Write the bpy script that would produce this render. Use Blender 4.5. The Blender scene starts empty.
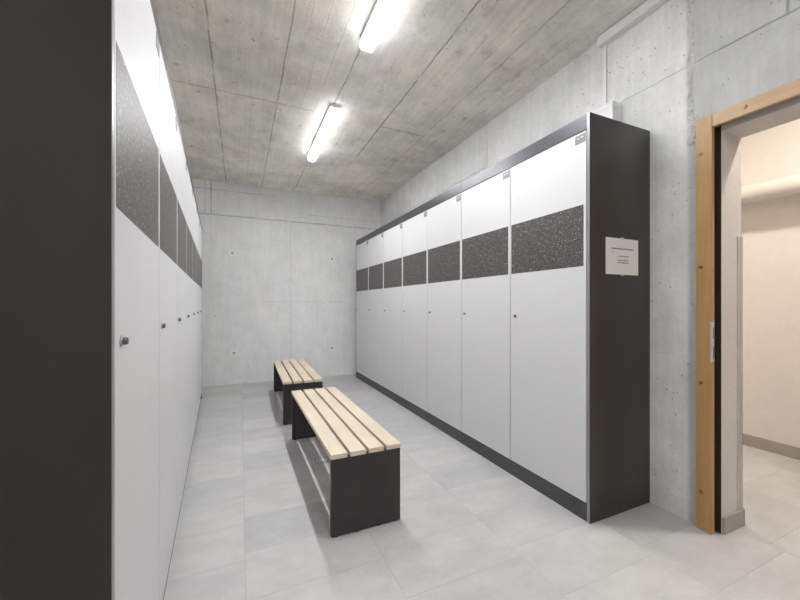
import bpy, bmesh, math, random
from mathutils import Vector, Matrix, noise
random.seed(4)
S = bpy.context.scene
C = S.collection
PI = math.pi

# ------------------------------------------------------------------ helpers
class NT:
    """small helper for writing node materials"""
    def __init__(self, name):
        self.m = bpy.data.materials.new(name); self.m.use_nodes = True
        self.t = self.m.node_tree; self.t.nodes.clear()
        self.out = self.t.nodes.new('ShaderNodeOutputMaterial')
        self.b = self.t.nodes.new('ShaderNodeBsdfPrincipled')
        self.t.links.new(self.b.outputs[0], self.out.inputs[0])
        tc = self.t.nodes.new('ShaderNodeTexCoord'); self.co = tc.outputs['Object']
        self._sep = None
    def new(self, k): return self.t.nodes.new(k)
    def put(self, sock, v):
        if isinstance(v, bpy.types.NodeSocket): self.t.links.new(v, sock)
        else: sock.default_value = v
    def xyz(self):
        if not self._sep:
            n = self.new('ShaderNodeSeparateXYZ'); self.put(n.inputs[0], self.co); self._sep = n.outputs
        return self._sep
    def math(self, op, a, b=None, c=None, clamp=False):
        n = self.new('ShaderNodeMath'); n.operation = op; n.use_clamp = clamp
        self.put(n.inputs[0], a)
        if b is not None: self.put(n.inputs[1], b)
        if c is not None: self.put(n.inputs[2], c)
        return n.outputs[0]
    def add(self, a, b): return self.math('ADD', a, b)
    def sub(self, a, b): return self.math('SUBTRACT', a, b)
    def mul(self, a, b): return self.math('MULTIPLY', a, b)
    def maxi(self, a, b): return self.math('MAXIMUM', a, b)
    def ramp(self, v, a, b, lo=0.0, hi=1.0):      # smooth map range
        n = self.new('ShaderNodeMapRange'); n.interpolation_type = 'SMOOTHSTEP'
        self.put(n.inputs[0], v)
        for i, q in enumerate((a, b, lo, hi)): self.put(n.inputs[i+1], q)
        return n.outputs[0]
    def noise(self, scale, detail=4, rough=.55, sc=(1,1,1), co=None, out=0):
        mp = self.new('ShaderNodeMapping'); self.put(mp.inputs[0], co or self.co); mp.inputs['Scale'].default_value = sc
        n = self.new('ShaderNodeTexNoise'); self.put(n.inputs['Vector'], mp.outputs[0])
        n.inputs['Scale'].default_value = scale; n.inputs['Detail'].default_value = detail; n.inputs['Roughness'].default_value = rough
        return n.outputs[out]
    def voro(self, scale, sc=(1,1,1), feat='F1', out='Distance', rnd=1.0):
        mp = self.new('ShaderNodeMapping'); self.put(mp.inputs[0], self.co); mp.inputs['Scale'].default_value = sc
        n = self.new('ShaderNodeTexVoronoi'); n.feature = feat; self.put(n.inputs['Vector'], mp.outputs[0])
        n.inputs['Scale'].default_value = scale; n.inputs['Randomness'].default_value = rnd
        return n.outputs[out]
    def mix(self, f, a, b, mode='MIX'):
        n = self.new('ShaderNodeMix'); n.data_type = 'RGBA'; n.blend_type = mode
        self.put(n.inputs[0], f)
        self.put(n.inputs[6], a if isinstance(a, bpy.types.NodeSocket) else (*a, 1))
        self.put(n.inputs[7], b if isinstance(b, bpy.types.NodeSocket) else (*b, 1))
        return n.outputs[2]
    def scale_col(self, col, f):
        n = self.new('ShaderNodeVectorMath'); n.operation = 'SCALE'
        self.put(n.inputs[0], col); self.put(n.inputs['Scale'], f); return n.outputs[0]
    def bump(self, h, dist=.01, strength=.5):
        n = self.new('ShaderNodeBump'); n.inputs['Distance'].default_value = dist; n.inputs['Strength'].default_value = strength
        self.put(n.inputs['Height'], h); self.t.links.new(n.outputs[0], self.b.inputs['Normal'])
    def set(self, **k):
        for a, v in k.items():
            s = self.b.inputs[a.replace('_', ' ')]
            if isinstance(v, tuple) and len(v) == 3 and s.type == 'RGBA': v = (*v, 1)
            self.put(s, v)
        return self.m

def plain(name, col, rough=.5, metal=0.0, spec=.5, var=.06, vscale=8.0, sc=(1,1,1)):
    n = NT(name)
    v = n.noise(vscale, 4, .6, sc)
    c = n.scale_col(n.mix(0.0, col, col), n.ramp(v, .3, .7, 1-var, 1+var))
    n.set(Base_Color=c, Roughness=rough, Metallic=metal)
    n.b.inputs['Specular IOR Level'].default_value = spec
    return n.m

def concrete(name, base, lines, holes=(), hole_axes=(0, 2), streak=2, pit=.5, warm=(.0,.0,.0), blotch=.12, line_dark=.55, split=None, spots=False, streaks=1.0, patches=1.0, mottle=1.0, tint=.955, pit_gate=.50):
    """lines: (axis, value, half_width, other_axis, lo, hi, wobble)"""
    n = NT(name)
    x = n.xyz()
    big = n.noise(.9, 5, .6); mid = n.noise(5, 5, .62); fine = n.noise(42, 4, .65)
    sc = [9, 9, 9]; sc[streak] = .7
    st = n.noise(3.2, 4, .6, tuple(sc))
    val = n.add(n.ramp(big, .3, .7, 1-blotch, 1+blotch), n.ramp(mid, .32, .68, -.075*mottle, .075*mottle))
    val = n.add(val, n.ramp(st, .3, .7, -.055*streaks, .055*streaks))
    val = n.add(val, n.ramp(fine, .35, .65, -.03, .03))
    # dark weathered patches
    pm = n.noise(2.3, 6, .72, (1, .8, 1)); patch = n.ramp(pm, .57, .70)
    val = n.sub(val, n.mul(patch, .10*patches))
    # blow holes
    d = n.voro(26); gate = n.ramp(n.noise(7, 2), pit_gate, pit_gate+.10)
    pits = n.mul(n.ramp(d, .16, .10), gate)
    d2 = n.voro(9); pits2 = n.mul(n.ramp(d2, .075, .05), n.ramp(n.noise(3.1, 2), .48, .58))
    pits = n.maxi(pits, pits2)
    val = n.sub(val, n.mul(pits, .42*pit))
    if spots:      # dark release-oil spots and smears on the boards
        sp = n.mul(n.ramp(n.voro(5.5, (1.3, .9, 1)), .16, .06), n.ramp(n.noise(1.3, 2), .46, .56))
        sm = n.mul(n.ramp(n.noise(9, 5, .7, (1, .45, 1)), .56, .68), n.ramp(n.noise(1.1, 2), .44, .58))
        val = n.sub(val, n.add(n.mul(sp, .32), n.mul(sm, .20)))
    height = n.sub(n.mul(fine, .25), n.mul(pits, .9*pit))
    height = n.add(height, n.mul(st, .25))
    wob = n.sub(n.noise(5, 4, .6), .5)
    brk = n.ramp(n.noise(6, 3), .36, .5)
    L = None
    for (ax, v, hw, oa, lo, hi, w, *wt) in lines:
        dd = n.math('ABSOLUTE', n.sub(n.add(x[ax], n.mul(wob, w)), v))
        mk = n.ramp(dd, hw*1.5, hw*.5)
        if oa is not None:
            mk = n.mul(mk, n.mul(n.math('GREATER_THAN', x[oa], lo), n.math('LESS_THAN', x[oa], hi)))
        if wt: mk = n.mul(mk, wt[0])
        L = mk if L is None else n.maxi(L, mk)
    if L is not None:
        Lb = n.mul(L, n.add(n.mul(brk, .65), .35))
        val = n.sub(val, n.mul(Lb, line_dark)); height = n.sub(height, n.mul(L, 1.0))
    for (a, b, r) in holes:
        da = n.sub(x[hole_axes[0]], a); db = n.sub(x[hole_axes[1]], b)
        r2 = n.math('SQRT', n.add(n.mul(da, da), n.mul(db, db)))
        hm = n.ramp(r2, r*1.15, r*.8); ring = n.mul(n.ramp(r2, r*2.6, r*1.2), .10)
        val = n.sub(n.add(val, ring), n.mul(hm, .5)); height = n.sub(height, n.mul(hm, 2.0))
    col = n.mix(n.ramp(n.noise(1.7, 4), .35, .65), base, tuple(b*w for b, w in zip(base, (1.0+(1-tint)*.7, 1.0, tint))))
    if split:      # a second pour, some shade in its colour, beyond a value of one axis
        ax, v, c2 = split
        col = n.mix(n.ramp(x[ax], v+.015, v-.015), col, c2)
    col = n.scale_col(col, n.math('MAXIMUM', val, .08))
    n.set(Base_Color=col, Roughness=.78)
    n.b.inputs['Specular IOR Level'].default_value = .3
    n.bump(height, .006, .55)
    return n.m

# ------------------------------------------------------------------ materials
M = {}
CEIL = 2.972
M['ceiling'] = concrete('ceiling_concrete', (.83, .808, .768),
    [(0, -.19, .006, None, 0, 0, .022, .8), (0, .297, .005, None, 0, 0, .018, .8), (0, .77, .006, None, 0, 0, .035, .8),
     (0, 1.289, .006, 1, -3, 4.15, .018), (0, 1.775, .006, 1, -3, 6, .03, .5), (0, -.68, .005, None, 0, 0, .01),
     (1, 3.335, .005, 0, -1.2, .62, .02, .9), (1, 3.355, .006, 0, 1.289, 1.79, .02), (1, 3.95, .004, 0, 1.775, 2.3, .02, .6), (1, .9, .005, None, 0, 0, .02),
     (0, .62, .003, 1, -3, 3.3, .02, .35), (0, .50, .003, 1, -3, 3.3, .02, .35), (0, .40, .003, 1, -3, 3.0, .02, .3), (0, .09, .003, 1, 3.3, 6, .02, .3),
     (0, 1.52, .003, 1, -3, 6, .02, .2), (0, 1.64, .004, 1, -3, 6, .02, .25)],
    streak=1, pit=1.0, blotch=.15, line_dark=.5, spots=True)
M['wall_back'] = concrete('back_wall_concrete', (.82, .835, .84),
    [(2, 2.487, .008, None, 0, 0, .014), (0, -.386, .007, 2, 2.49, 3.1, .02), (0, -.46, .004, 2, 2.49, 3.1, .02),
     (2, 2.85, .004, 0, -1, .5, .05), (2, 2.62, .003, 0, 1.0, 2.3, .02), (0, .72, .002, 2, 0, 2.487, .02), (2, 1.22, .0022, 0, .3, 1.7, .02)],
    holes=[(-.105, 1.943, .023), (1.381, 1.932, .023), (-.085, .462, .024), (1.381, .463, .022), (1.26, 1.2, .009), (-.33, 1.02, .014)],
    hole_axes=(0, 2), pit=.3, blotch=.04, line_dark=.34, streaks=.4, patches=.3, mottle=.4, tint=.985)
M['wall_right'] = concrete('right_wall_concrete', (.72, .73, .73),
    [(2, 2.478, .0045, 1, -3, .99, .012), (2, 2.478, .0025, 1, .99, 1.6, .02), (1, 2.864, .005, 2, 2.2, 2.82, .008), (1, .741, .005, 2, 2.47, 3.1, .008),
     (2, 2.55, .004, 1, 2.86, 6, .02), (1, 4.6, .005, None, 0, 0, .01)],
    holes=[(1.385, 2.503, .004), (.55, 2.70, .014)], hole_axes=(1, 2), pit=.95, blotch=.10, line_dark=.36, streaks=.7, patches=.5, mottle=.7, tint=.98, pit_gate=.45,
    split=(1, 1.13, (.52, .527, .525)))  # greyer pour by the door, darkened further to paint in the weak front light
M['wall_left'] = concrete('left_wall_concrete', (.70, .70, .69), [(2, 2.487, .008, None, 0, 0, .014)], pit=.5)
M['concrete_burr'] = concrete('rough_concrete_burr', (.56, .56, .555), [], pit=1.6, blotch=.35, tint=.98)

# floor tiles
def floor_mat():
    n = NT('grey_stone_tile'); x = n.xyz()
    TW, TH = .588, .302
    u = n.math('DIVIDE', n.sub(x[0], .02), TW); col = n.math('FLOOR', u); fu = n.math('FRACT', u)
    v = n.math('DIVIDE', n.sub(x[1], n.add(n.mul(col, .055), .03)), TH); row = n.math('FLOOR', v); fv = n.math('FRACT', v)
    eu = n.mul(n.math('MINIMUM', fu, n.sub(1.0, fu)), TW); ev = n.mul(n.math('MINIMUM', fv, n.sub(1.0, fv)), TH)
    e = n.math('MINIMUM', eu, ev)
    grout = n.ramp(e, .0022, .0010)
    cb = n.new('ShaderNodeCombineXYZ'); n.put(cb.inputs[0], n.mul(col, 1.37)); n.put(cb.inputs[1], n.mul(row, 2.11)); 
    wn = n.new('ShaderNodeTexWhiteNoise'); n.put(wn.inputs['Vector'], cb.outputs[0])
    tile = wn.outputs['Value']
    # stone clouding shifts from tile to tile
    sh = n.new('ShaderNodeVectorMath'); sh.operation = 'MULTIPLY_ADD'
    n.put(sh.inputs[0], wn.outputs['Color']); sh.inputs[1].default_value = (7, 7, 7); n.put(sh.inputs[2], n.co)
    cl = n.noise(4.5, 6, .62, (1, 1.6, 1), co=sh.outputs[0]); cl2 = n.noise(28, 4, .6, co=sh.outputs[0])
    val = n.add(n.ramp(cl, .3, .7, .91, 1.07), n.ramp(cl2, .3, .7, -.02, .02))
    val = n.add(val, n.ramp(tile, 0, 1, -.065, .065))
    c = n.scale_col(n.mix(tile, (.495, .495, .502), (.50, .496, .492)), val)
    c = n.mix(n.mul(grout, .6), c, (.38, .375, .365))
    n.set(Base_Color=c, Roughness=n.add(n.ramp(cl, .3, .7, .36, .46), n.mul(grout, .3)))
    n.b.inputs['Specular IOR Level'].default_value = .45
    n.bump(n.sub(n.mul(cl2, .12), grout), .0015, .5)
    return n.m
M['floor'] = floor_mat()

M['white'] = plain('white_lacquer', (.65, .65, .662), .42, var=.012, vscale=2, spec=.5)
M['carcass'] = plain('anthracite_board', (.050, .047, .046), .42, var=.08, vscale=3, spec=.5)
M['panel'] = plain('anthracite_panel_face', (.028, .0255, .0245), 0.30, var=.05, vscale=3, spec=.6)
M['fascia'] = plain('graphite_metal', (.095, .095, .107), .34, metal=.55, var=.05, vscale=6)
M['plinth'] = plain('dark_plinth_board', (.062, .062, .068), .48, var=.06, vscale=6)
M['edge'] = plain('grey_edge_band', (.33, .33, .335), .32, metal=.5, var=.04)
M['steel'] = plain('brushed_steel', (.50, .49, .47), .3, metal=.9, var=.06)
M['steel_plate'] = plain('satin_steel', (.62, .60, .56), .4, metal=.5, var=.04)
M['pipe_wrap'] = plain('off_white_pipe_jacket', (.66, .635, .60), .2, var=.03)
M['dark_steel'] = plain('dark_lock_metal', (.17, .165, .16), .35, metal=.8)
M['plate'] = plain('grey_number_plate', (.21, .21, .215), .45)
M['plate_mark'] = plain('white_plate_mark', (.62, .62, .62), .5)
M['black_metal'] = plain('black_coated_steel', (.034, .031, .031), .42, var=.06, vscale=5, spec=.5)
M['white_plastic'] = plain('white_plastic', (.80, .80, .81), .4, var=.015)
M['grey_plastic'] = plain('light_grey_housing', (.55, .55, .55), .45, var=.02)
M['cream'] = plain('cream_plaster', (.72, .69, .655), .8, var=.02, vscale=20)
M['reveal'] = plain('doorway_plaster', (.62, .585, .55), .8, var=.035, vscale=70)
M['skirting'] = plain('taupe_tile_skirting', (.36, .325, .295), .5, var=.05, vscale=12)
M['slot'] = plain('dark_brown_slot', (.035, .018, .012), .7)
M['paper'] = plain('paper', (.80, .785, .765), .8, var=.01)
M['ink'] = plain('ink', (.10, .09, .09), .8)
M['tape'] = plain('clear_tape', (.55, .52, .48), .3)
M['rubber'] = plain('black_rubber', (.02, .02, .02), .8)

def band_mat():
    n = NT('speckled_dark_laminate')
    g = n.noise(60, 3, .6)
    f = n.mul(n.ramp(n.voro(92), .36, .22), n.ramp(n.noise(40, 2), .44, .56))
    f2 = n.mul(n.ramp(n.voro(185), .34, .2), n.ramp(n.noise(70, 2), .42, .54))
    f3 = n.mul(n.ramp(n.voro(78), .21, .13), n.ramp(n.noise(25, 2), .47, .57))
    f = n.math('MAXIMUM', n.maxi(n.mul(f, .45), n.mul(f2, .35)), f3)
    c = n.mix(n.ramp(g, .35, .65), (.052, .045, .043), (.085, .075, .072))
    c = n.mix(n.mul(f, .72), c, (.62, .60, .58))
    n.set(Base_Color=c, Roughness=.46)
    n.b.inputs['Specular IOR Level'].default_value = .5
    return n.m
M['band'] = band_mat()

def wood(name, a, b, grain_axis, rough=.5, sc=1.0, knots=0.0):
    n = NT(name)
    s = [26*sc]*3; s[grain_axis] = 1.3*sc
    g = n.noise(1.6, 5, .65, tuple(s)); s2 = [150*sc]*3; s2[grain_axis] = 4*sc
    g2 = n.noise(1.2, 3, .6, tuple(s2)); lo = n.noise(2.2*sc, 3)
    f = n.math('ADD', n.mul(n.ramp(g, .3, .7), .65), n.mul(n.ramp(g2, .3, .7), .35))
    c = n.mix(f, a, b)
    c = n.scale_col(c, n.ramp(lo, .3, .7, .94, 1.06))
    if knots:
        d = n.voro(4.0*sc, tuple([3 if i != grain_axis else .9 for i in range(3)]))
        k = n.mul(n.ramp(d, .10, .04), knots)
        c = n.mix(k, c, tuple(q*.5 for q in b))
    n.set(Base_Color=c, Roughness=rough)
    n.bump(g2, .001, .15)
    return n.m
M['slat'] = wood('pale_ash_slat', (.76, .66, .52), (.69, .58, .44), 1, .5)
M['frame_wood'] = wood('honey_door_wood', (.52, .31, .13), (.42, .235, .085), 2, .42, .9, .5)
M['head_wood'] = wood('honey_door_wood_crosswise', (.56, .37, .20), (.47, .29, .145), 1, .42, .9, .4)
M['lead_wood'] = plain('dark_door_wood', (.05, .024, .015), .6)

def emit(name, col, s):
    n = NT(name)
    n.set(Base_Color=(.8, .8, .8), Roughness=.5)
    n.b.inputs['Emission Color'].default_value = (*col, 1)
    n.b.inputs['Emission Strength'].default_value = s
    return n.m
TUBE = 34.0
LAMP = 140.0
M['diffuser'] = emit('glowing_diffuser', (.985, .99, 1.0), TUBE*.11)
M['led'] = emit('glowing_strip', (.985, .99, 1.0), TUBE*5.2)
M['warm'] = emit('glowing_warm_diffuser', (1.0, .90, .79), LAMP)

# ------------------------------------------------------------------ mesh helpers
def nb(): return bmesh.new()
def add_box(bm, lo, hi, mi=0, bev=0.0, seg=2):
    vs = [bm.verts.new((x, y, z)) for x in (lo[0], hi[0]) for y in (lo[1], hi[1]) for z in (lo[2], hi[2])]
    fs = [(0,1,3,2), (4,6,7,5), (0,4,5,1), (2,3,7,6), (0,2,6,4), (1,5,7,3)]
    F = []
    for f in fs:
        q = bm.faces.new([vs[i] for i in f]); q.material_index = mi; F.append(q)
    if bev:
        ed = list({e for f in F for e in f.edges})
        r = bmesh.ops.bevel(bm, geom=ed, offset=bev, segments=seg, affect='EDGES', profile=.6)
        for f in r['faces']: f.material_index = mi
    return F
def add_cyl(bm, c, axis, r0, r1, h, seg=24, mi=0, bev=0.0):
    a = Vector(axis).normalized()
    rot = Vector((0, 0, 1)).rotation_difference(a).to_matrix().to_4x4()
    m = Matrix.Translation(Vector(c) + a*h/2) @ rot
    r = bmesh.ops.create_cone(bm, cap_ends=True, cap_tris=False, segments=seg, radius1=r0, radius2=r1, depth=h, matrix=m)
    fs = {f for v in r['verts'] for f in v.link_faces}
    for f in fs: f.material_index = mi; f.smooth = len(f.verts) == 4
    if bev:
        ed = [e for e in {e for f in fs for e in f.edges} if any(len(f.verts) > 4 for f in e.link_faces)]
        q = bmesh.ops.bevel(bm, geom=ed, offset=bev, segments=2, affect='EDGES')
        for f in q['faces']: f.material_index = mi
def add_ring(bm, c, ro, ri, z0, z1, seg=32, mi=0):
    A = []
    for r, z in ((ro, z0), (ro, z1), (ri, z1), (ri, z0)):
        A.append([bm.verts.new((c[0]+r*math.cos(2*PI*k/seg), c[1]+r*math.sin(2*PI*k/seg), z)) for k in range(seg)])
    for i in range(4):
        a, b = A[i], A[(i+1) % 4]
        for k in range(seg):
            f = bm.faces.new((a[k], a[(k+1) % seg], b[(k+1) % seg], b[k])); f.material_index = mi
def add_prism(bm, pts, axis, a, b, mi=0):
    """pts: 2D outline; extruded along axis between a and b"""
    def P(p, t):
        q = [0, 0, 0]; o = [i for i in range(3) if i != axis]
        q[o[0]], q[o[1]], q[axis] = p[0], p[1], t; return q
    A = [bm.verts.new(P(p, a)) for p in pts]; B = [bm.verts.new(P(p, b)) for p in pts]
    n = len(pts); F = [bm.faces.new(A), bm.faces.new(B)]
    for i in range(n): F.append(bm.faces.new((A[i], A[(i+1) % n], B[(i+1) % n], B[i])))
    for f in F: f.material_index = mi
    return F
def obj(name, bm, mats, parent=None, loc=None):
    bmesh.ops.recalc_face_normals(bm, faces=bm.faces[:])
    me = bpy.data.meshes.new(name); bm.to_mesh(me); bm.free()
    for m in (mats if isinstance(mats, (list, tuple)) else [mats]): me.materials.append(M[m])
    o = bpy.data.objects.new(name, me); C.objects.link(o)
    if parent: o.parent = parent
    if loc: o.location = loc
    return o
def tag(o, label, cat, group=None, kind=None):
    o['label'] = label; o['category'] = cat
    if group: o['group'] = group
    if kind: o['kind'] = kind
    return o
def thing(name, label, cat, loc=(0,0,0), rz=0.0, group=None, kind=None):
    o = bpy.data.objects.new(name, None); C.objects.link(o); o.empty_display_size = .1
    o.location = loc; o.rotation_euler = (0, 0, rz)
    return tag(o, label, cat, group, kind)
def dup(src, loc, rz, label):
    r = src.copy(); C.objects.link(r); r.location = loc; r.rotation_euler = (0, 0, rz); r['label'] = label
    def kids(a, b):
        for ch in list(a.children):
            c = ch.copy(); C.objects.link(c); c.parent = b; kids(ch, c)
    kids(src, r)
    return r

# ------------------------------------------------------------------ the setting
XW, XI, YB = 2.229, 2.450, 5.82          # right wall face, its far side, back wall
YF = -3.4                                # wall behind the camera
XC = 3.88                                # far wall of the next room
YO, YO2 = .993, .09                      # doorway
ZO = 2.072
TH = -.04976                             # the left row stands slightly askew
LD = Vector((math.sin(TH), math.cos(TH)))           # along the left row
LN = Vector((-math.cos(TH), math.sin(TH)))          # into the left row's depth
L0 = Vector((-.22665, .858))                        # its near front corner
DEPTH = .5165

bm = nb(); add_box(bm, (-1.6, YF-.2, -.12), (XC+.2, YB+.2, 0))
tag(obj('floor', bm, 'floor'), 'pale grey stone tile floor running on through the doorway', 'floor', kind='structure')
bm = nb(); add_box(bm, (-1.6, YF-.2, CEIL), (XC+.2, YB+.2, CEIL+.2))
tag(obj('ceiling', bm, 'ceiling'), 'raw board-marked concrete ceiling with formwork joints', 'ceiling', kind='structure')
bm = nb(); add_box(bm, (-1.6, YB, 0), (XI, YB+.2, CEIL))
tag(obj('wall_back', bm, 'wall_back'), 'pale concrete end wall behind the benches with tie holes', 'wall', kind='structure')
bm = nb(); add_box(bm, (-1.6, YF-.2, 0), (XC+.2, YF, CEIL))
tag(obj('wall_front', bm, 'wall_left'), 'concrete wall of the changing room opposite the end wall', 'wall', kind='structure')
# left wall, parallel to the left row
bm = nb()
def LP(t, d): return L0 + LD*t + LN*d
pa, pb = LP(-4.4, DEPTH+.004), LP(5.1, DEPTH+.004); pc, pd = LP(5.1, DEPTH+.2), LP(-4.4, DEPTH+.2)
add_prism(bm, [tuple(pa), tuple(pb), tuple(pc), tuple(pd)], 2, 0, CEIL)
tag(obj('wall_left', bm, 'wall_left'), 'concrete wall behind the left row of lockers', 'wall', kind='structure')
# right wall with doorway and a slot for the sliding door
bm = nb()
def wall_piece(y0, y1, z0, z1, x0, x1):
    for f in add_box(bm, (x0, y0, z0), (x1, y1, z1)):
        f.normal_update(); c = f.calc_center_median()
        f.material_index = 0 if abs(c.x-XW) < 1e-4 else 1
XS = 2.258
wall_piece(1.30, YB, 0, CEIL, XW, XI)
wall_piece(YO, 1.30, 0, CEIL, XS, XI)                         # behind the slot
wall_piece(1.045, 1.30, 0, ZO+.05, XW, XW+.004)               # thin front skin beside the slot
wall_piece(YO2, 1.30, ZO+.05, CEIL, XW, XS)
wall_piece(YO2, YO, ZO, CEIL, XS, XI)
wall_piece(YF, YO2, 0, CEIL, XW, XI)
for v in bm.verts: pass
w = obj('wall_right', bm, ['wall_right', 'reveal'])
tag(w, 'rough grey concrete wall behind the right row of lockers, with the doorway', 'wall', kind='structure')
# slot lining is dark timber: the pocket the door slides into
bm = nb()
add_box(bm, (XW+.004, 1.29, 0), (XS, 1.30, ZO+.05)); add_box(bm, (XS-.002, YO+.002, 0), (XS, 1.29, ZO+.05))
add_box(bm, (XW+.004, YO2, ZO+.048), (XS, 1.29, ZO+.05))
tag(obj('trim_1', bm, 'slot'), 'dark slot of the sliding door between wooden frame and plaster reveal', 'door slot', kind='structure')

# next room
bm = nb(); add_box(bm, (XC, YF, 0), (XC+.2, YB, CEIL))
tag(obj('wall_corridor', bm, 'cream'), 'cream plastered wall seen through the doorway', 'wall', kind='structure')
bm = nb(); add_box(bm, (XI, -1.7, 0), (XC, -1.6, CEIL))
tag(obj('wall_corridor_near', bm, 'cream'), 'cream cross wall of the room beyond the doorway', 'wall', kind='structure')
bm = nb(); add_box(bm, (XI, 4.4, 0), (XC, 4.5, CEIL))
tag(obj('wall_corridor_far', bm, 'cream'), 'cream wall closing the room beyond the doorway', 'wall', kind='structure')
bm = nb(); add_box(bm, (XC-.012, -1.6, 0), (XC, 4.4, .092), bev=.002)
tag(obj('baseboard_corridor', bm, 'skirting'), 'taupe tile skirting along the cream wall beyond the doorway', 'skirting', kind='structure')
bm = nb(); add_box(bm, (XS+.002, YO-.012, 0), (XI+.008, YO, .088), bev=.002); add_box(bm, (XI, YO-.012, 0), (XI+.008, 4.4, .088))
tag(obj('baseboard_doorway', bm, 'skirting'), 'short taupe skirting at the foot of the doorway reveal', 'skirting', kind='structure')
bm = nb(); add_box(bm, (XI-.042, YO-.003, .092), (XI-.030, YO, 1.543)); add_box(bm, (XI-.016, YO-.004, .092), (XI+.004, YO, 1.543)); add_box(bm, (XI-.030, YO-.0015, .092), (XI-.016, YO, 1.543)); add_box(bm, (XI, YO-.004, .092), (XI+.004, YO+.05, 1.543))
tag(obj('corner_guard', bm, 'steel_plate'), 'slim metal guard strip on the corner of the doorway reveal', 'corner guard')

# rough burr where two concrete pours meet, above the door frame
bm = nb()
ny, nz = 9, 120; z0, z1 = 2.045, 2.968
G = []
for j in range(nz+1):
    z = z0+(z1-z0)*j/nz; row = []
    wob = .010*noise.noise((0, 3.1, z*6)) + .006*noise.noise((5, 1.2, z*22))
    wd = .016 + .010*noise.noise((9, 2, z*7)) + (.012 if z < 2.2 else 0)
    for i in range(ny+1):
        t = i/ny*2-1; y = 1.118 + wob + wd*t - (.012 if z < 2.2 else 0)
        d = (1-t*t)*(.003+.016*abs(noise.noise((y*60, z*30, 1)))+.008*noise.noise((y*150, z*110, 4)))
        row.append(bm.verts.new((XW - max(d, 0) + (0.0006 if i in (0, ny) else -.0006), y, z)))
    G.append(row)
for j in range(nz):
    for i in range(ny):
        bm.faces.new((G[j][i], G[j][i+1], G[j+1][i+1], G[j+1][i]))
bk = [bm.verts.new((XW+.003, v.co.y, v.co.z)) for v in (G[0][0], G[0][ny], G[nz][ny], G[nz][0])]
bm.faces.new(bk)
tag(obj('trim_2', bm, 'concrete_burr'), 'rough crumbled ridge of concrete running down the wall to the door frame', 'concrete seam', kind='structure')

# wooden door frame
door = thing('door_1', 'honey-coloured wooden frame of the sliding door opening on the right', 'door frame', (XW, YO, 0), kind='structure')
def rel(lo, hi, o=(XW, YO, 0)): return tuple(a-b for a, b in zip(lo, o)), tuple(a-b for a, b in zip(hi, o))
XF = 2.203
bm = nb(); add_box(bm, *rel((XF, 1.010, 0), (XW, 1.080, 2.156)), bev=.002); obj('door_post', bm, 'frame_wood', door)
bm = nb(); add_box(bm, *rel((XF, YO2-.015-.075, 0), (XW, YO2-.015, 2.156)), bev=.002); obj('door_post', bm, 'frame_wood', door)
bm = nb(); add_box(bm, *rel((XF, YO2-.0135, 2.090), (XW, 1.0085, 2.156)), bev=.002); obj('door_head', bm, 'head_wood', door)
def bolt(y, z):
    b = nb(); add_cyl(b, (XF-XW, y-YO, z), (-1, 0, 0), .0105, .0085, .004, 20, bev=.001); add_cyl(b, (XF-XW-.004, y-YO, z), (-1, 0, 0), .006, .004, .0016, 6)
    obj('bolt', b, 'brass' if 'brass' in M else 'steel', door)
M['brass'] = plain('dull_brass', (.30, .19, .08), .35, metal=.8)
for z in (1.97, 1.378, .771, .198): bolt(1.058, z)
for y in (.879, .42): bolt(y, 2.126)
bm = nb()
ly, lx = 1.010-YO, XF-XW
add_box(bm, (lx+.003, ly-.0015, .884), (lx+.021, ly, 1.09), 0)                # on the inner edge
add_box(bm, (lx-.0015, ly-.0015, .884), (lx, ly+.006, 1.09), 0)               # lip on the front
add_box(bm, (lx, ly-.0015, .884), (lx+.003, ly, 1.09), 0)
add_box(bm, (lx+.008, ly-.0022, .905), (lx+.017, ly-.0014, .965), 1); add_box(bm, (lx+.008, ly-.0022, 1.005), (lx+.017, ly-.0014, 1.062), 1)
sp = obj('strike_plate', bm, ['steel_plate', 'dark_steel'], door); sp['label'] = 'pale metal strike plate with two dark slots'

# pipe in the next room
bm = nb(); add_cyl(bm, (3.735, -1.6, 2.066), (0, 1, 0), .074, .074, 6.0, 40)
for y in (-1.0, .2, 2.3): add_cyl(bm, (3.735, y, 2.066), (0, 1, 0), .0765, .0765, .03, 40)
pipe = tag(obj('pipe', bm, 'pipe_wrap'), 'thick white pipe running along the cream wall beyond the doorway', 'pipe')
for y in (-1.0, .2, 2.3):
    b = nb(); add_box(b, (3.80, y, 2.05), (XC-.001, y+.03, 2.08)); obj('bracket', b, 'steel', pipe)

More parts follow.
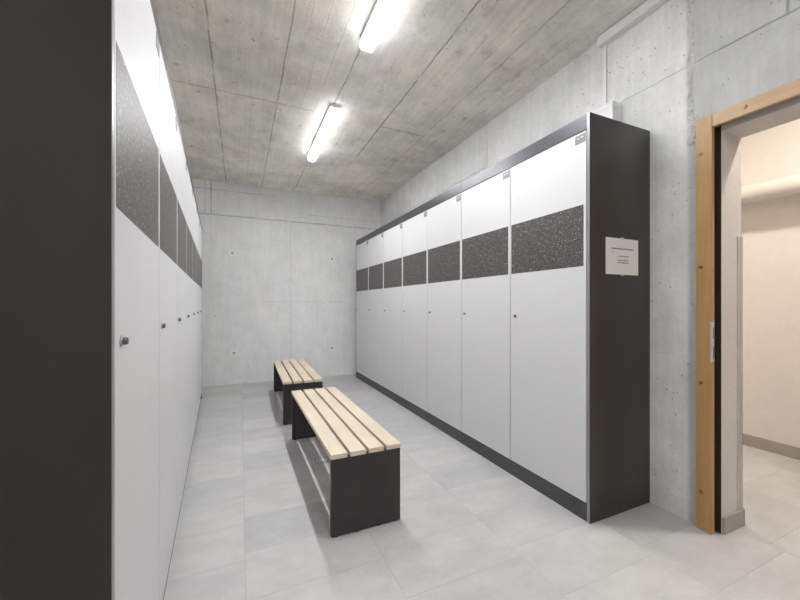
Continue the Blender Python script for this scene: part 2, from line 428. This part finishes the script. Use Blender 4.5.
# ------------------------------------------------------------------ lockers
W = .6
def make_locker(dz0, dz1, bz0, bz1, ztop, name, label, group):
    """front on local y=0 facing -y, width along +x from 0, floor of carcass on the plinth"""
    t = thing(name, label, 'locker', (0,0,0), 0, group)
    bm = nb(); g = .0034
    y0, y1 = .022, DEPTH-.004
    for lo, hi in (((.0005, y0, dz0), (.016, y1, dz1)), ((W-.016, y0, dz0), (W-.0005, y1, dz1)), ((.016, y0, dz0), (W-.016, y1, dz0+.018)),
                   ((.016, y0, dz1-.018), (W-.016, y1, dz1)), ((.016, y1-.008, dz0+.018), (W-.016, y1, dz1-.018)), ((.016, y0+.02, bz0-.05), (W-.016, y1-.01, bz0-.032))):
        add_box(bm, lo, hi)
    obj('carcass', bm, 'carcass', t)
    bm = nb(); add_box(bm, (g, 0, dz0+.001), (W-g, .019, dz1-.003), bev=.0015)
    d = obj('door', bm, 'white', t); d['label'] = 'white door leaf'
    bm = nb(); add_box(bm, (.012, -.0005, bz0), (W-.020, .001, bz1))
    b = obj('patterned_band', bm, 'band', d); b['label'] = 'dark speckled band across the door'
    bm = nb()
    add_cyl(bm, (.0525, .0005, 1.103), (0, -1, 0), .0125, .0115, .0045, 24, 0, .001)
    add_cyl(bm, (.0525, -.004, 1.103), (0, -1, 0), .0090, .0080, .008, 20, 1, .0012)
    add_box(bm, (.0515, -.0128, 1.0965), (.0535, -.0115, 1.1095), 1)
    obj('lock', bm, ['steel', 'dark_steel'], d)
    bm = nb(); zt = dz1-.014
    add_box(bm, (W-.073, -.0014, zt-.048), (W-.007, .001, zt), 0)
    add_cyl(bm, (W-.052, -.0012, zt-.019), (0, -1, 0), .0055, .0055, .0007, 16, 1)
    add_box(bm, (W-.036, -.0019, zt-.020), (W-.020, -.0012, zt-.012), 1)
    obj('number_plate', bm, ['plate', 'plate_mark'], d)
    return t

ORD = ['', 'second', 'third', 'fourth', 'fifth', 'sixth', 'seventh']
def row_labels(side, first, last):
    o = []
    for k in range(7):
        if k == 0: o.append(first)
        elif k == 6: o.append(last)
        else: o.append(f'white locker with dark speckled band, {ORD[k]} from the near end of the {side} row')
    return o
# right row
XR, YN = 1.7126, 1.3277
PT = .018
lab = row_labels('right', 'white locker with dark speckled band next to the end panel carrying the paper notice', 'white locker with dark speckled band at the far end of the right row')
proto = make_locker(.102, 2.131, 1.391, 1.728, 2.215, 'locker', lab[0], 'lockers in the right-hand row')
RZR = -PI/2
for k in range(7):
    y = YN + PT + W*(k+1)               # local x runs towards the camera
    if k == 0: proto.location = (XR, y, 0); proto.rotation_euler = (0, 0, RZR)
    else: dup(proto, (XR, y, 0), RZR, lab[k])
# left row
lab = row_labels('left', 'white locker with dark speckled band nearest the camera in the left row', 'white locker with dark speckled band at the far end of the left row')
protoL = make_locker(.085, 2.098, 1.377, 1.711, 2.155, 'locker', lab[0], 'lockers in the left-hand row')
RZL = PI/2 - TH
for k in range(7):
    p = L0 + LD*(PT + W*k)
    if k == 0: protoL.location = (p.x, p.y, 0); protoL.rotation_euler = (0, 0, RZL)
    else: dup(protoL, (p.x, p.y, 0), RZL, lab[k])

def row_thing(name, label, cat, side, group=None):
    if side == 'R': o = thing(name, label, cat, (XR, YN, 0), PI/2, group)       # local x along the row away from the camera; depth is -y
    else: o = thing(name, label, cat, (L0.x, L0.y, 0), RZL, group)              # depth is +y
    return o
def run(side, x0, x1, d0, d1, z0, z1, bev=0.0, mi=0, bm=None):
    bm = bm or nb(); s = -1 if side == 'R' else 1
    ya, yb = sorted((s*d0, s*d1)); add_box(bm, (x0, ya, z0), (x1, yb, z1), mi, bev); return bm
LEN = 7*W + 2*PT
for side, H, zp, zf, sname in (('R', 2.215, .100, 2.134, 'right'), ('L', 2.155, .083, 2.101, 'left')):
    rec = .004 if side == 'R' else .012
    for i, (x0, where) in enumerate(((0, 'near'), (LEN-PT, 'far'))):
        if side == 'R' and i == 0: lb = 'tall anthracite end panel carrying the paper notice, at the near end of the right row'
        elif side == 'L' and i == 0: lb = 'tall anthracite end panel filling the left edge of the view'
        else: lb = f'anthracite end panel closing the {sname} row beside the end wall'
        e = row_thing('end_panel', lb, 'end panel', side, 'locker end panels')
        obj('board', run(side, x0, x0+PT, .0012, DEPTH, 0, H), 'panel', e)
        ed = obj('edge_band', run(side, x0+.001, x0+PT-.001, 0, .0012, 0.002, H-.001), 'edge', e); ed['label'] = 'lighter grey front edge'
    a, b, c = PT+.001, PT+2*W, LEN-PT-.001
    for i, (x0, x1) in enumerate(((a, b-.0012), (b+.0012, c))):
        f = row_thing('fascia', f'{"short" if i == 0 else "long"} graphite top fascia over the {"two nearest" if i == 0 else "five farther"} lockers of the {sname} row', 'fascia', side, 'locker fascias')
        obj('board', run(side, x0, x1, .002, .020, zf, H, .001), 'fascia', f)
        obj('top_board', run(side, x0, x1, .021, DEPTH-.004, H-.018, H-.001), 'carcass', f)
        pl = row_thing('plinth', f'{"short" if i == 0 else "long"} dark plinth under the {"two nearest" if i == 0 else "five farther"} lockers of the {sname} row', 'plinth', side, 'locker plinths')
        bm = run(side, x0, x1, rec, rec+.016, 0, zp-.001)
        for q in (x0+.02, (x0+x1)/2, x1-.04): run(side, q, q+.02, rec+.016, DEPTH-.02, 0, zp-.001, bm=bm)
        obj('board', bm, 'plinth', pl)
        bm = run(side, x0+.085, x0+.0875, rec-.0006, rec+.001, .03, .08); s = -1 if side == 'R' else 1
        obj('clip_slot', bm, 'rubber', pl)
        bm = nb(); add_cyl(bm, (x0+.05, s*(rec+.001), .045), (0, -s, 0), .005, .005, .0016, 16)
        obj('screw_cap', bm, 'rubber', pl)

# paper notice on the near end panel of the right row
bm = nb()
x0, x1, z0, z1 = 1.838, 2.118, 1.349, 1.553; ys = YN-.0008
nx = 12
P1 = []
for i in range(nx+1):
    x = x0+(x1-x0)*i/nx; bow = .0012*math.sin(PI*i/nx)
    P1.append([bm.verts.new((x, ys-.0005-bow, z)) for z in (z0, z1)] + [bm.verts.new((x, ys-bow+.0002, z)) for z in (z0, z1)])
for i in range(nx):
    a, b = P1[i], P1[i+1]
    bm.faces.new((a[0], b[0], b[1], a[1])); bm.faces.new((a[2], a[3], b[3], b[2])); bm.faces.new((a[1], b[1], b[3], a[3])); bm.faces.new((a[0], a[2], b[2], b[0]))
for a in (P1[0], P1[-1]): bm.faces.new((a[0], a[1], a[3], a[2]))
# origin at its foot
ox, oy = (x0+x1)/2, YN
def notice_local(bm):
    for v in bm.verts: v.co -= Vector((ox, oy, z0))
    return bm
nt = thing('paper_notice', 'white paper notice with a few printed lines taped to the dark end panel', 'notice', (ox, oy, z0))
rnd = random.Random(3)
def words(zc, xa, xb, h):
    x = xa
    while x < xb-.004:
        l = min(rnd.uniform(.008, .026), xb-x)
        i = (x+l/2-x0)/(x1-x0); bow = .0012*math.sin(PI*i)
        add_box(bm, (x, ys-.0008-bow-.0002, zc-h/2), (x+l, ys-.0003-bow, zc+h/2), 1); x += l+.0045
words(1.494, 1.885, 2.072, .0065); words(1.4755, 1.885, 1.90, .002); words(1.453, 1.94, 2.03, .0045); words(1.430, 1.935, 2.03, .005); words(1.416, 1.935, 2.03, .005)
obj('sheet', notice_local(bm), ['paper', 'ink'], nt)
for za, zb in ((z1-.004, z1+.006), (z0-.006, z0+.004)):
    bm = nb(); add_box(bm, (ox-.014, YN-.0026, za), (ox+.014, YN-.0004, zb)); obj('tape', notice_local(bm), 'tape', nt)

# ------------------------------------------------------------------ benches
def make_bench(label):
    t = thing('bench', label, 'bench', (0,0,0), 0, 'slatted benches')
    BW, BL, BH = .386, 1.465, .424           # width, length, height
    sw, gp = .0842, .0164
    for k in range(4):
        bm = nb(); x0 = k*(sw+gp)
        add_box(bm, (x0, 0, BH-.025), (x0+sw, BL, BH), bev=.0025)
        obj('slat', bm, 'slat', t)
    for y0 in (.006, BL-.006-.028):
        bm = nb(); add_box(bm, (.002, y0, .006), (BW-.002, y0+.028, BH-.0255), bev=.0015)
        p = obj('end_panel', bm, 'black_metal', t)
        for xf in (.02, .125, .25, BW-.045):
            bm = nb(); add_cyl(bm, (xf+.0125, y0+.014, 0), (0, 0, 1), .010, .010, .0065, 16); obj('foot', bm, 'rubber', p)
    for x0 in (.030, BW-.055):
        bm = nb(); add_box(bm, (x0, .034, BH-.062), (x0+.025, BL-.034, BH-.0255)); obj('rail', bm, 'black_metal', t)
    return t
bench = make_bench('pale slatted bench with black end panels, the larger one nearer the camera')
bench.location = (.415, 1.770, 0); bench.rotation_euler = (0, 0, math.radians(.25))
dup(bench, (.380, 3.630, 0), math.radians(-1.2), 'pale slatted bench with black end panels standing behind the nearer bench')

# floor drain
dr = thing('floor_drain', 'square steel floor drain in the tiles under the nearer bench', 'drain', (.565, 2.71, 0), math.radians(0))
bm = nb(); q = .062
for lo, hi in (((-q, -q), (q, -q+.008)), ((-q, q-.008), (q, q)), ((-q, -q+.008), (-q+.008, q-.008)), ((q-.008, -q+.008), (q, q-.008))):
    add_box(bm, (*lo, -.004), (*hi, .0025))
obj('rim', bm, 'grey_plastic', dr)
bm = nb(); add_box(bm, (-q+.008, -q+.008, -.004), (q-.008, q-.008, .0012)); obj('plate', bm, 'edge', dr)
bm = nb(); add_ring(bm, (0, 0), .042, .034, 0, .003); add_cyl(bm, (0, 0, 0), (0, 0, 1), .02, .018, .004, 24); obj('cover', bm, 'white_plastic', dr)

# ------------------------------------------------------------------ ceiling battens
def make_batten(label, L=1.16):
    t = thing('batten_light', label, 'ceiling light', (0,0,CEIL), 0, 'batten ceiling lights')
    bm = nb(); add_prism(bm, [(-.044, 0), (.044, 0), (.046, -.036), (-.046, -.036)], 1, 0, L)
    obj('housing', bm, 'white_plastic', t)
    pts = [(-.0445, -.0365), (-.0445, -.074), (-.040, -.083), (-.031, -.088), (.031, -.088), (.040, -.083), (.0445, -.074), (.0445, -.0365)]
    bm = nb(); add_prism(bm, pts, 1, .003, L-.003); d = obj('diffuser', bm, 'diffuser', t)
    bm = nb(); add_box(bm, (-.002, .02, -.0895), (.014, L-.02, -.0878)); obj('light_strip', bm, 'led', d)
    for a, b in ((-.002, -.0002), (L+.0002, L+.002)):
        bm = nb(); add_prism(bm, [(-.044, -.001), (.044, -.001), (.046, -.036), (-.046, -.036)], 1, a, b); obj('end_cap', bm, 'white_plastic', t)
    return t
bat = make_batten('glowing batten light on the ceiling, farther of the two, above the far bench')
XLm = .775
bat.location = (XLm, 3.14, CEIL)
dup(bat, (XLm, 1.12, CEIL), 0, 'glowing batten light on the ceiling cut off by the top of the view')
dup(bat, (XLm, -1.95, CEIL), 0, 'glowing batten light on the ceiling behind the camera, out of the view')
# the next room's lamps: round downlights in a white rim
lamp = thing('ceiling_lamp', 'round warm ceiling lamp just inside the room beyond the doorway, out of view', 'ceiling light', (2.95, .58, CEIL), 0, 'lamps of the next room')
bm = nb(); add_cyl(bm, (0, 0, 0), (0, 0, -1), .115, .115, .03, 40); obj('base', bm, 'white_plastic', lamp)
bm = nb(); add_ring(bm, (0, 0), .115, .092, -.062, -.03, 40); obj('rim', bm, 'white_plastic', lamp)
bm = nb(); add_cyl(bm, (0, 0, -.031), (0, 0, -1), .09, .09, .028, 40); obj('lamp_shade', bm, 'warm', lamp)
dup(lamp, (2.95, 2.9, CEIL), 0, 'round warm fill lamp added deep in the room beyond the doorway, out of view')  # second lamp is added, unseen, to even out the light on the cream wall

# ------------------------------------------------------------------ cable trunking on the right wall
tr = thing('cable_trunking', 'white cable trunking with a drop and box above the lockers, under the ceiling', 'cable trunking', (XW, 1.6, CEIL))
def trel(bm):
    for v in bm.verts: v.co -= Vector((XW, 1.6, CEIL))
    return bm
bm = nb(); add_box(bm, (XW-.05, -2.2, CEIL-.066), (XW-.0008, 1.634, CEIL-.005), bev=.003); add_box(bm, (XW-.053, -2.2, CEIL-.060), (XW-.049, 1.631, CEIL-.012)); obj('duct', trel(bm), 'white_plastic', tr)
bm = nb(); add_box(bm, (XW-.014, 1.598, 2.47), (XW-.0008, 1.616, CEIL-.065), bev=.002); obj('drop', trel(bm), 'white_plastic', tr)
bm = nb(); add_box(bm, (XW-.088, 1.500, 2.2165), (XW-.0008, 1.76, 2.47), bev=.003); add_box(bm, (XW-.091, 1.498, 2.436), (XW-.0008, 1.762, 2.448)); obj('box', trel(bm), 'white_plastic', tr)

# ------------------------------------------------------------------ world, camera, view
wd = bpy.data.worlds.new('World'); S.world = wd; wd.use_nodes = True
bg = wd.node_tree.nodes.get('Background') or wd.node_tree.nodes.new('ShaderNodeBackground')
bg.inputs[0].default_value = (.5, .52, .55, 1); bg.inputs[1].default_value = .2
cam = bpy.data.cameras.new('camera'); co = bpy.data.objects.new('camera', cam); C.objects.link(co)
co.location = (0, 0, 1.18); co.rotation_euler = (PI/2, 0, -.4217)
cam.sensor_width = 36; cam.sensor_fit = 'HORIZONTAL'; cam.lens = 356.06/800*36
cam.shift_y = 4.55/800; cam.clip_start = .02; cam.clip_end = 100
S.camera = co
vs = S.view_settings
vs.view_transform = 'Standard'; vs.look = 'None'; vs.gamma = 1; vs.use_curve_mapping = False
vs.exposure = 1.5
S.cycles.max_bounces = 10; S.cycles.diffuse_bounces = 7
